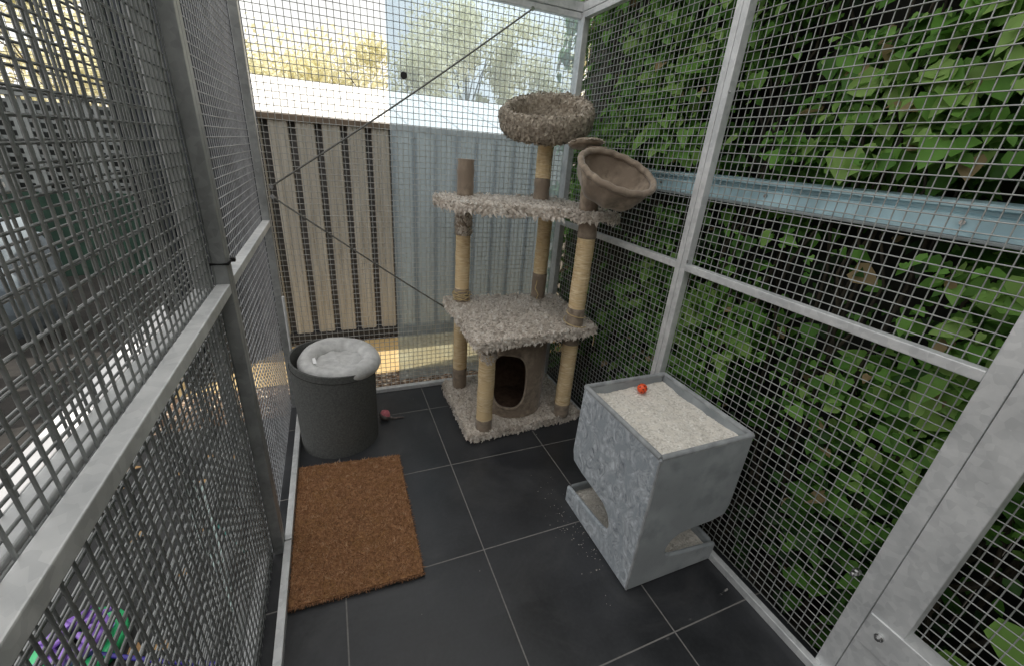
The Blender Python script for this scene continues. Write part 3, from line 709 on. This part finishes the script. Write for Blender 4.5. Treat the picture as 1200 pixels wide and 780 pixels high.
# ------------------------------------------------------------------ round felt bed with fleece cushion
tb = empty('round_bed', (-.055, 1.76, 0), 'round charcoal felt cat bed barrel in the far left corner, taller at the back', 'cat bed')
c = Vector((-.050, 1.765, 0))
def rimz(a):      # rim height: sweeps high at left/back, dips at the right front
    s = .5-.5*math.cos(a+.45)
    return .392+.045*s
def tubwall(r0, r1, mb, flip=False):
    n, k = 72, 16; vs = []
    for j in range(k+1):
        t = j/k
        for i in range(n):
            a = 2*math.pi*i/n; z = t*rimz(a); r_ = r0+(r1-r0)*t+.0015*noise.noise(Vector((a*2, z*8, 1)))
            vs.append((c.x+r_*math.cos(a), c.y+r_*math.sin(a), z))
    mb.add(vs, [(j*n+i, j*n+(i+1) % n, (j+1)*n+(i+1) % n, (j+1)*n+i) for j in range(k) for i in range(n)], True); return vs
m = MB(); a_ = tubwall(.166, .172, m); b_ = tubwall(.158, .164, m); n = 72
m.add(a_[-n:]+b_[-n:], [(i, (i+1) % n, n+(i+1) % n, n+i) for i in range(n)], False)
body = m.build('barrel', M['felt'], tb, fix=True)
m = MB(); n = 60
pts = []
m.tube([(c.x+.1735*math.cos(a), c.y+.1735*math.sin(a), rimz(a)-.030) for a in [2.9+i*(2.35/40) for i in range(41)]], .0012, 5)
m.build('seam', M['rubber'], body)
# cushion: bolster ring bulging over the right rim plus flat middle
def cz(x, y): return .375+.05*max(0, (y-c.y))/.17
m = MB(); nn = 64; k = 14; vs = []
cx, cy = c.x+.012, c.y+.004
for i in range(nn):
    a = 2*math.pi*i/nn
    over = max(0, math.cos(a+.25))          # bulge to the right
    Rr = .120+.024*over; rr_ = .036+.012*max(0, math.sin(a))+.006*over
    zc = .386+.020*max(0, math.sin(a))-.004*math.cos(a)
    for j in range(k):
        b = 2*math.pi*j/k; w = 1+.11*noise.noise(Vector((a*3.2, b, 5)))+.06*noise.noise(Vector((a*9, b*2, 8)))
        r_ = Rr+rr_*w*math.cos(b); vs.append((cx+r_*math.cos(a), cy+r_*math.sin(a), zc+rr_*.85*w*math.sin(b)))
fs = [(i*k+j, ((i+1) % nn)*k+j, ((i+1) % nn)*k+(j+1) % k, i*k+(j+1) % k) for i in range(nn) for j in range(k)]
m.add(vs, fs, True)
cus = m.build('fleece_cushion', M['fleece'], tb)
sd_ = cus.modifiers.new('s', 'SUBSURF'); sd_.levels = 1; sd_.render_levels = 1
m = MB(); m.lathe((cx, cy, 0), [(.12, .385), (.10, .398), (.07, .396), (.03, .400), (.001, .402)], 40, fx=lambda p, a: p+Vector((0, 0, .012*noise.noise(p*28)+.008*p.y/.1)))
m.build('cushion_centre', M['fleece'], cus)
m = MB(); m.add([(-.125, 1.70, .425), (-.112, 1.695, .427), (-.118, 1.74, .432), (-.130, 1.742, .430)], [(0, 1, 2, 3)]); m.build('care_label', M['kerb'], cus)

# plush toy ball by the bed
pt = empty('plush_ball', (.158, 1.84, 0), 'small pink and grey plush ball with a tail on the tiles beside the felt bed', 'cat toy')
m = MB(); bm = bmesh.new(); bmesh.ops.create_icosphere(bm, subdivisions=4, radius=.026)
for v in bm.verts: v.co *= 1+.14*noise.noise(v.co*60)+.05*noise.noise(v.co*190)
m.frombm(bm, True, Matrix.Translation((.158, 1.84, .025))); m.build('ball', M['greyplush'], pt)
m = MB(); bm = bmesh.new(); bmesh.ops.create_icosphere(bm, subdivisions=4, radius=.0262)
bmesh.ops.delete(bm, geom=[v for v in bm.verts if v.co.z+.5*v.co.x < .006], context='VERTS')
for v in bm.verts: v.co *= 1.03+.14*noise.noise(v.co*60)+.05*noise.noise(v.co*190)
m.frombm(bm, True, Matrix.Translation((.158, 1.84, .025))); m.build('pink_cap', M['pink'], pt)
m = MB(); m.tube([(.178, 1.832, .016), (.20, 1.826, .006), (.225, 1.829, .005), (.25, 1.824, .004)], [.006, .005, .004, .003], 7); m.build('tail', M['greyplush'], pt)

# ------------------------------------------------------------------ coir door mat
mt = empty('door_mat', (-.02, 1.25, 0), 'brown coir door mat lying on the tiles in front of the felt bed', 'door mat')
mp = rounded_poly([(-.222, .945), (.176, .930), (.184, 1.535), (-.222, 1.575)], .006, 2)
m = MB(); m.prism(mp, .001, .006); m.build('rubber_backing', M['rubber'], mt)
m = MB(); ins = [(x+.004*(1 if x < 0 else -1), y+.006*(1 if y < 1.2 else -1)) for x, y in mp]; m.prism(ins, .006, .015); pile = m.build('coir_pile', M['coir'], mt)
mb = MB(); rr = random.Random(8)
for _ in range(30000):
    x = rr.uniform(-.222, .182); y = rr.uniform(.93, 1.573)
    if not inside(ins, x, y): continue
    p = Vector((x, y, .014)); nz = noise.noise(Vector((x*45, y*45, 0)))
    h = .004+.004*nz+rr.uniform(0, .002); a = rr.uniform(0, 3.14); s = Vector((math.cos(a), math.sin(a), 0))*.0011
    tip = p+Vector((rr.gauss(0, .0045), rr.gauss(0, .0045), h))
    mb.add([p-s, p+s, tip+s*.5, tip-s*.5], [(0, 1, 2, 3)], False, min(1, max(0, .45+.55*nz+rr.gauss(0, .17))))
for _ in range(2600):
    t = rr.random()*4; k_ = int(t) % 4; u = t-int(t); c4 = [(-.222, .945), (.176, .930), (.184, 1.535), (-.222, 1.575)]
    a_, b_ = Vector(c4[k_]), Vector(c4[(k_+1) % 4]); q = a_+(b_-a_)*u; dr_ = (b_-a_).normalized(); o_ = Vector((dr_.y, -dr_.x))
    p = Vector((q.x, q.y, rr.uniform(.006, .014)))-Vector((o_.x, o_.y, 0))*.006; L_ = rr.uniform(.003, .008)
    tip = p+Vector((o_.x+rr.gauss(0, .5), o_.y+rr.gauss(0, .5), rr.gauss(-.1, .3)))*L_; s = Vector((dr_.x, dr_.y, 0))*.0011
    mb.add([p-s, p+s, tip+s*.4, tip-s*.4], [(0, 1, 2, 3)], False, rr.random()*.6)
mb.build('coir_bristles', M['bristle'], pile, attr=True)

# ------------------------------------------------------------------ ivy hedge outside the right wall
def leaf(mb, p, d, nrm, L, W, rnd):
    """heart-shaped ivy leaf: p stem point, d direction to tip, nrm normal"""
    d = d.normalized(); nrm = (nrm-d*nrm.dot(d)).normalized(); s = d.cross(nrm)
    pts = [p, p-d*L*.08+s*W*.33, p+d*L*.22+s*W*.52, p+d*L*.6+s*W*.33, p+d*L, p+d*L*.6-s*W*.33, p+d*L*.22-s*W*.52, p-d*L*.08-s*W*.33, p+d*L*.35]
    up_ = nrm*W*.14
    q = [pts[0], pts[1]+up_, pts[2]+up_*1.4, pts[3]+up_, pts[4]-nrm*L*.08, pts[5]+up_, pts[6]+up_*1.4, pts[7]+up_, pts[8]]
    mb.add(q, [(0, 1, 2, 8), (8, 2, 3, 4), (8, 4, 5, 6), (0, 8, 6, 7)], True, rnd)
hd = empty('ivy_hedge', (1.45, .8, 0), 'dense dark green ivy climbing outside the right mesh wall, above and below the blue rail', 'hedge')
mb = MB(); rr = random.Random(31); cnt = 0
while cnt < 25000:
    y = rr.uniform(-1.1, 2.48); z = rr.uniform(-.05, 1)*1.0
    z = z*4.15 if cnt < 3500 else rr.uniform(-.05, 2.45)
    dn = noise.noise(Vector((y*2.6, z*2.6, 1.5)))+.5*noise.noise(Vector((y*7, z*7, 4)))
    if z < .42 and rr.random() < .5*(1-z/.42)+.25: continue
    if dn < -.12 and rr.random() < .85: continue
    if y > 1.5 and z < 1.2 and rr.random() < .45: continue
    depth = rr.random()**1.4
    bulge = .10*noise.noise(Vector((y*1.8, z*1.8, 9)))
    x = 1.275+.24*depth-bulge*.6
    if 1.13 < z < 1.31: x = max(x, 1.40)
    if x < 1.232: x = 1.232+rr.random()*.03
    big = 1 if z < 3 else 1.3
    L_ = (.022+.044*rr.random()**1.4)*big*(1.25 if rr.random() < .08 else 1)*(1.15 if dn > .1 else .9)
    d = Vector((rr.gauss(-.25, .4), rr.gauss(0, .7), rr.gauss(-.55, .5)))
    nr = Vector((-1, 0, .9))+Vector((rr.gauss(0, .45), rr.gauss(0, .45), rr.gauss(0, .4)))
    base = .55+.35*dn-.42*depth+(.12 if (z < 1.1 and z > .35 and y < 1.2) else 0)  # leaf tone carries shade: darker deep in the ivy and near the ground
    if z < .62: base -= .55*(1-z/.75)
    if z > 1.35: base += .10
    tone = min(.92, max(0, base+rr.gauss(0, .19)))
    if rr.random() < .018: tone = 1.0
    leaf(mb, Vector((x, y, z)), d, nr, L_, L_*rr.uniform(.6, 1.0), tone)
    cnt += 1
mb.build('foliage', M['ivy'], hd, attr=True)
# bigger leaves poking close to the mesh at lower near right
mb = MB()
for y, z, L_ in ((.075, .47, .13), (.0, .34, .11), (.12, .30, .07), (-.06, .42, .1)):
    leaf(mb, Vector((1.235, y, z)), Vector((-.05, -.3+rr.gauss(0, .3), -.8)), Vector((-1, .1, .5)), L_, L_*.85, .8)
mb.build('large_leaves', M['ivy'], hd, attr=True)
m = MB()
for i in range(75):
    y = rr.uniform(-1, 2.2); x = 1.30+rr.uniform(0, .2) if i % 3 else 1.345; z = -.05; pts = [(x, y, z)]; r_ = []
    top_ = rr.uniform(1.2, 3.6)
    while z < top_:
        z += .12; y += rr.gauss(0, .035); x = min(1.52, max(1.34, x+rr.gauss(0, .02))); pts.append((x, y, z))
    m.tube(pts, [.007*(1-.7*i_/len(pts)) for i_ in range(len(pts))], 5)
m.build('stem', M['stemwood'], hd)
m = MB()
for i in range(26):
    y = -1.1+i*.145; m.box((1.56+.004*(i % 2), y, -.06), (1.58+.004*(i % 2), y+.141, 4.6))  # added backing, raised above view so no sun leaks through the ivy
tag(m.build('sun_stop_boards', M['board']), 'added dark boards hidden behind the ivy to stop sun leaking through', 'fence')
# pale blue rail between the ivy and the mesh
rl = empty('blue_rail', (1.32, .5, 1.16), 'pale blue painted steel rail running through the ivy behind the right mesh', 'rail')
m = MB(); pr = [(1.30, 1.184), (1.30, 1.192), (1.312, 1.195), (1.312, 1.228), (1.322, 1.232), (1.322, 1.240), (1.300, 1.244), (1.300, 1.256), (1.345, 1.261), (1.345, 1.184)]
m.prism(pr, -1.1, .735, 'xz'); m.prism(pr, .7355, 2.14, 'xz')
m.build('channel', M['blue'], rl)
m = MB(); m.box((1.296, -1.1, 1.174), (1.35, 2.14, 1.183), .002); m.build('lower_flange', noisy('grey flange', (.25,.28,.29), (.36,.4,.41), 20, .5), rl)
for y in (.5, 1.0, 1.5):
    m = MB(); m.tube([(1.306, y, 1.212), (1.311, y, 1.212)], .006, 10); m.build('screw', M['chrome'], rl)

# ------------------------------------------------------------------ outside, behind: corrugated fence, shed, trees
FY = 2.98
fe = empty('corrugated_fence', (0, FY, -.06), 'beige corrugated steel fence with dark grooves behind the enclosure', 'fence')
pit = .1415; x = -.86; m = MB(); gv = MB()
while x < 6.5:
    pr_ = [(x, FY+.012), (x+.006, FY+.001), (x+.03, FY), (x+.034, FY+.004), (x+.060, FY+.004), (x+.064, FY), (x+.099, FY+.001), (x+.105, FY+.012)]
    vs = []
    for a, b in pr_: vs += [(a, b, 0.0), (a, b, 1.36)]
    m.add(vs, [(2*i, 2*i+2, 2*i+3, 2*i+1) for i in range(7)])
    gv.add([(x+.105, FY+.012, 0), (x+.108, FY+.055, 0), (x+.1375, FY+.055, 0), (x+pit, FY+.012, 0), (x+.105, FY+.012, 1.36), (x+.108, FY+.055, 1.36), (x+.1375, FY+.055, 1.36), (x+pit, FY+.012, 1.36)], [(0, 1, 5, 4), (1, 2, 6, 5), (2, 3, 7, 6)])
    x += pit
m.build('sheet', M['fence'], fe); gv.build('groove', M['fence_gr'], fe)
m = MB(); m.box((-.87, FY-.015, 1.35), (6.5, FY+.07, 1.385), .004); m.build('top_cap', M['fence_cap'], fe)
m = MB(); m.box((-.87, FY-.008, -.05), (6.5, FY+.045, .02), .004); m.build('bottom_channel', M['fence_dk'], fe)
m = MB(); m.box((-.87, FY+.065, .05), (6.5, FY+.068, 1.34)); m.build('backing', M['fence_dk'], fe)
# white-roofed shed just beyond
sh = empty('shed', (1.5, 4.2, 0), 'low shed with a bright white metal roof just beyond the fence', 'shed')
m = MB(); x = -1.0; vs = []
while x < 9: 
    for dx, dz in ((0, 0), (.36, 0), (.368, .008), (.386, .008)): vs += [(x+dx, 3.35, 1.385+dz), (x+dx, 5.4, 1.79+dz)]
    x += .4
m.add(vs, [(2*i, 2*i+2, 2*i+3, 2*i+1) for i in range(len(vs)//2-1)]); m.build('roof', M['roof'], sh)
m = MB(); m.box((-.95, 3.5, -.06), (9, 5.3, 1.36)); m.build('wall', M['roof'], sh)

def tree(x, y, h, w, label, seed):
    rr = random.Random(seed); rt = empty('tree', (x, y, -.06), label, 'tree', 'yellow green trees beyond the white roof')
    m = MB(); m.tube([(x, y, -.06), (x+.05, y, h*.3), (x-.03, y+.05, h*.6)], [.07, .05, .02], 8)
    limbs = []
    for i in range(7):
        a = rr.uniform(0, 6.28); e_ = Vector((x+math.cos(a)*w*.35, y+math.sin(a)*w*.3, h*rr.uniform(.55, .9))); limbs.append(e_)
        m.tube([(x, y, h*rr.uniform(.25, .5)), tuple((Vector((x, y, h*.5))+e_)/2), tuple(e_)], [.02, .012, .005], 6)
    m.build('trunk', M['bark'], rt)
    mb = MB(); clumps = [(e_, rr.uniform(.25, .45)*w*.7) for e_ in limbs]
    for i in range(22):
        a = rr.uniform(0, 6.28); r_ = w*.5*math.sqrt(rr.random()); clumps.append((Vector((x+math.cos(a)*r_, y+math.sin(a)*r_*.7, h*(.42+.5*rr.random()*(1-.4*r_/w)))), rr.uniform(.12, .3)*w*.6))
    for cp, cr_ in clumps:
        tone = rr.gauss(.5, .2)
        for _ in range(260):
            d = Vector((rr.gauss(0, 1), rr.gauss(0, 1), rr.gauss(0, .8))).normalized()*cr_*rr.random()**.4
            p = cp+d; s = rr.uniform(.03, .07)
            u = Vector((rr.gauss(0, 1), rr.gauss(0, 1), rr.gauss(0, 1))).normalized(); v = u.orthogonal().normalized()
            mb.add([p-u*s, p+v*s*.5, p+u*s, p-v*s*.5], [(0, 1, 2, 3)], False, min(1, max(0, tone+rr.gauss(0, .15))))
    mb.build('crown', M['tree'], rt, attr=True)
tree(-1.5, 9.0, 2.75, 3.2, 'leftmost low yellow green tree over the white roof', 1)
tree(1.1, 9.4, 3.25, 2.8, 'yellow green tree left of the clear sheet edge, above the white roof', 2)
tree(3.1, 10.5, 4.6, 2.4, 'taller pale tree seen through the clear sheet', 3)
tree(5.1, 9.5, 4.2, 3.2, 'tall pale tree behind the top of the cat tree', 4)
tree(-4.2, 11, 3.4, 3.4, 'far pale tree behind the dark side screen', 5)
tree(7.6, 10, 4.6, 3.2, 'pale tree at the right end of the white roof', 6)

# dark corrugated side screen left of the back corner
ss = empty('side_screen', (-.6, 2.4, 0), 'tall dark slate corrugated screen outside the far left corner', 'screen')
m = MB(); p0 = Vector((-.80, 2.44)); p1 = Vector((-.335, 2.93)); dd = p1-p0; n = 52; nn_ = Vector((-dd.y, dd.x)).normalized(); vs = []
for i in range(n+1):
    q = p0+dd*i/n+nn_*(.018 if i % 4 in (1, 2) else 0); vs += [(q.x, q.y, -.05), (q.x, q.y, 2.7)]
m.add(vs, [(2*i, 2*i+2, 2*i+3, 2*i+1) for i in range(n)]); m.build('sheet', M['dark_sheet'], ss)

# left background: lattice fence, shade cloth, covered bundle, boxes
lf = empty('lattice_fence', (-2.3, 5, 0), 'pale lattice screen above dark green shade cloth seen through the left mesh', 'fence')
LY = 5.0; m = MB()
for i in range(74):
    x = -5.8+i*.066; m.box((x, LY, .66), (x+.024, LY+.012, 1.40))
for j in range(11): m.box((-5.8, LY+.013, .67+j*.068), (-.95, LY+.025, .67+j*.068+.026))
m.build('lattice', M['lattice'], lf)
m = MB(); m.box((-5.8, LY-.02, 1.40), (-.95, LY+.04, 1.44), .004); m.build('cap', M['lattice'], lf)
m = MB(); m.box((-5.8, LY+.3, .0), (-.95, LY+.33, 1.36)); m.build('backing', M['house'], lf)
m = MB(); n = 160; vs = []
for i in range(n+1):
    x = -5.8+4.9*i/n; o_ = .03*math.sin(x*11)+.02*noise.noise(Vector((x*4, 0, 0))); vs += [(x, LY-.07+o_, -.06), (x, LY-.05-o_*.3, .675+.012*noise.noise(Vector((x*2, 3, 0))))]
m.add(vs, [(2*i, 2*i+2, 2*i+3, 2*i+1) for i in range(n)], True); m.build('shade_cloth', M['shade'], lf)
m = MB()
for i in range(94): x = -5.6+i*.05; m.tube([(x, LY+.01, 1.44), (x, LY+.01, 3.0)], .0025, 4)
for j in range(32): m.tube([(-5.6, LY+.015, 1.45+j*.05), (-.95, LY+.015, 1.45+j*.05)], .0025, 4)
m.build('mesh_topper', M['cable'], lf)
m = MB()
for x in (-5.6, -4.1, -2.55, -.97): m.box((x-.02, LY+.03, -.06), (x+.02, LY+.07, 3.02), .003)
m.box((-5.6, LY+.0, 3.0), (-.95, LY+.04, 3.04), .003)
m.build('post_frame', M['galv_d'], lf)
cb_ = empty('covered_bundle', (-1.75, 3.3, 0), 'blue grey tarpaulin covered bundle seen through the far left mesh', 'tarpaulin')
m = MB(); bm = bmesh.new(); bmesh.ops.create_icosphere(bm, subdivisions=4, radius=1)
for v in bm.verts:
    w = 1+.22*noise.noise(v.co*1.6)+.10*noise.noise(Vector((v.co.x*7, v.co.y*7, v.co.z*1.5))); v.co = Vector((v.co.x*.22*w, v.co.y*.30*w, max(-.36, v.co.z*.36*w)))
m.frombm(bm, True, Matrix.Translation((-1.85, 3.45, .36))); m.build('cover', M['bluebag'], cb_)

# things on the ground outside the left wall
def ring(mb, c, r0, r1, n=40, h=.012):
    c = Vector(c); vs = []
    for k in range(n):
        a = 2*math.pi*k/n
        for r_, z in ((r0, 0), (r1, 0), (r1, h), (r0, h)): vs.append(c+Vector((r_*math.cos(a), r_*math.sin(a), z)))
    fs = []
    for k in range(n):
        b = 4*k; d_ = 4*((k+1) % n)
        for q in range(4): fs.append((b+q, b+(q+1) % 4, d_+(q+1) % 4, d_+q))
    mb.add(vs, fs, True)
tk = empty('track_toy', (-.72, 1.0, -.05), 'round green and lilac plastic cat track toy outside the near left mesh', 'cat toy')
tc_ = (-.735, 1.06, -.055)
m = MB(); ring(m, tc_, .060, .098, h=.035); m.build('base_ring', M['green'], tk, fix=True)
m = MB(); ring(m, (tc_[0], tc_[1], -.015), .040, .066, h=.03)
for k in range(8):
    a = k*math.pi/4; q = Vector((tc_[0]+.045*math.cos(a), tc_[1]+.045*math.sin(a), .02)); m.tube([(tc_[0]+.02*math.cos(a), tc_[1]+.02*math.sin(a), .03), (q.x, q.y, .028), (tc_[0]+.08*math.cos(a), tc_[1]+.08*math.sin(a), .01)], .007, 6)
m.build('upper_ring', M['purple'], tk, fix=True)
wd = MB(); wd.tube([(-.70, 1.02, -.02), (-.55, .955, -.035), (-.40, .90, -.052)], .006, 8)
tag(wd.build('teaser_wand', M['wand']), 'thin dark purple teaser wand lying beside the track toy', 'cat toy')
st = MB(); st.tube([(-.52, 1.46, -.055), (-.37, 1.25, -.055)], .005, 8)
tag(st.build('teal_stick', M['teal']), 'short teal plastic stick on the ground outside the left mesh', 'stick')
gs = empty('leaning_sheets', (-.5, 1.3, -.06), 'stack of narrow pale edged glass strips leaning outside the near left mesh', 'glass strips')
for i in range(3):
    m = MB(); o_ = i*.035; m.tube([(-.66+o_, 1.72-.03*i, -.05), (-.50+o_, 1.28-.03*i, .03), (-.355+o_*.2, .99-.03*i, .10)], .005, 6, smooth=False)
    m.build('strip', noisy('pale glass edge', (.3,.4,.38), (.42,.52,.5), 20, .3), gs)
lv = MB(); rr = random.Random(77)
for _ in range(16):
    x_ = rr.uniform(-.95, -.45); y_ = rr.uniform(.9, 1.9); leaf(lv, Vector((x_, y_, -.052)), Vector((rr.gauss(0, 1), rr.gauss(0, 1), 0)), Vector((0, 0, 1)), rr.uniform(.03, .06), .03, .5)
tag(lv.build('fallen_leaves', M['leafbrown']), 'scattered fallen tan leaves on the dark path', 'leaves', None, 'stuff')

# ------------------------------------------------------------------ unseen house wall behind the camera, dark so little light bounces in
hw = empty('house', (.5, -2.2, 0), 'unseen dark house wall behind the camera', 'house')
m = MB()
for j in range(16): m.prism([(-2.30, j*.18), (-2.325, j*.18), (-2.31, j*.18+.178), (-2.30, j*.18+.178)], -4, 5, 'yz')
m.build('wall', noisy('unseen dark weatherboard wall', (.10,.10,.095), (.14,.14,.13), 4, .7), hw)

# ------------------------------------------------------------------ light, sky, camera
SUN_EL = math.radians(50); sd = Vector((.98, .17, 0)).normalized()
sunv = Vector((sd.x*math.cos(SUN_EL), sd.y*math.cos(SUN_EL), math.sin(SUN_EL)))
w = bpy.data.worlds.new('World'); sc.world = w; w.use_nodes = True; nt = w.node_tree
sky = nt.nodes.new('ShaderNodeTexSky'); sky.sky_type = 'NISHITA'; sky.sun_disc = False
sky.sun_elevation = SUN_EL; sky.sun_rotation = math.atan2(sunv.x, sunv.y)
sky.air_density = 1.0; sky.dust_density = 6; sky.ozone_density = 1.0
wb = nt.nodes.new('ShaderNodeMix'); wb.data_type = 'RGBA'; wb.blend_type = 'MULTIPLY'; wb.inputs[0].default_value = 1
wb.inputs[7].default_value = (1.16, 1.0, .80, 1); nt.links.new(sky.outputs[0], wb.inputs[6]); 
# bright cloud layer added over the sky to strengthen the light from above
tcw = nt.nodes.new('ShaderNodeTexCoord'); nzw = nt.nodes.new('ShaderNodeTexNoise'); nzw.inputs['Scale'].default_value = 2.2; nzw.inputs['Detail'].default_value = 6
nt.links.new(tcw.outputs['Generated'], nzw.inputs['Vector'])
mrw = nt.nodes.new('ShaderNodeMapRange'); mrw.inputs[1].default_value = .35; mrw.inputs[2].default_value = .62; mrw.inputs[3].default_value = .5; mrw.inputs[4].default_value = .95
nt.links.new(nzw.outputs['Fac'], mrw.inputs[0])
cl = nt.nodes.new('ShaderNodeMix'); cl.data_type = 'RGBA'; nt.links.new(mrw.outputs[0], cl.inputs[0]); nt.links.new(wb.outputs[2], cl.inputs[6])
cl.inputs[7].default_value = (12.0, 11.9, 11.6, 1); nt.links.new(cl.outputs[2], nt.nodes['Background'].inputs[0]); nt.nodes['Background'].inputs[1].default_value = .15
sl = bpy.data.lights.new('sun', 'SUN'); sl.energy = 5; sl.angle = math.radians(.5); sl.color = (1, .95, .86)
so = bpy.data.objects.new('sun', sl); COL.objects.link(so); so.location = (3, -1, 6); so.rotation_euler = (-sunv).to_track_quat('-Z', 'Y').to_euler()

cam = bpy.data.cameras.new('camera'); co = bpy.data.objects.new('camera', cam); COL.objects.link(co); sc.camera = co
Pp = Vector((600, 390)); V = Vector((510, 1512)); D = Vector((380, 160)); F = math.sqrt(-(V-Pp).dot(D-Pp))
def rv(p): return Vector((p[0]-Pp.x, -(p[1]-Pp.y), -F)).normalized()
zc = -rv(V); yc = rv(D); yc = (yc-zc*yc.dot(zc)).normalized(); xc = yc.cross(zc)
Rm = Matrix((xc, yc, zc))          # camera -> world
co.matrix_world = Matrix.Translation((0, 0, 1.284)) @ Rm.to_4x4()
cam.sensor_fit = 'HORIZONTAL'; cam.sensor_width = 36; cam.lens = F*36/1200; cam.clip_start = .02; cam.clip_end = 500
sc.view_settings.view_transform = 'Standard'; sc.view_settings.look = 'None'; sc.view_settings.exposure = 0
sc.render.engine = 'CYCLES'
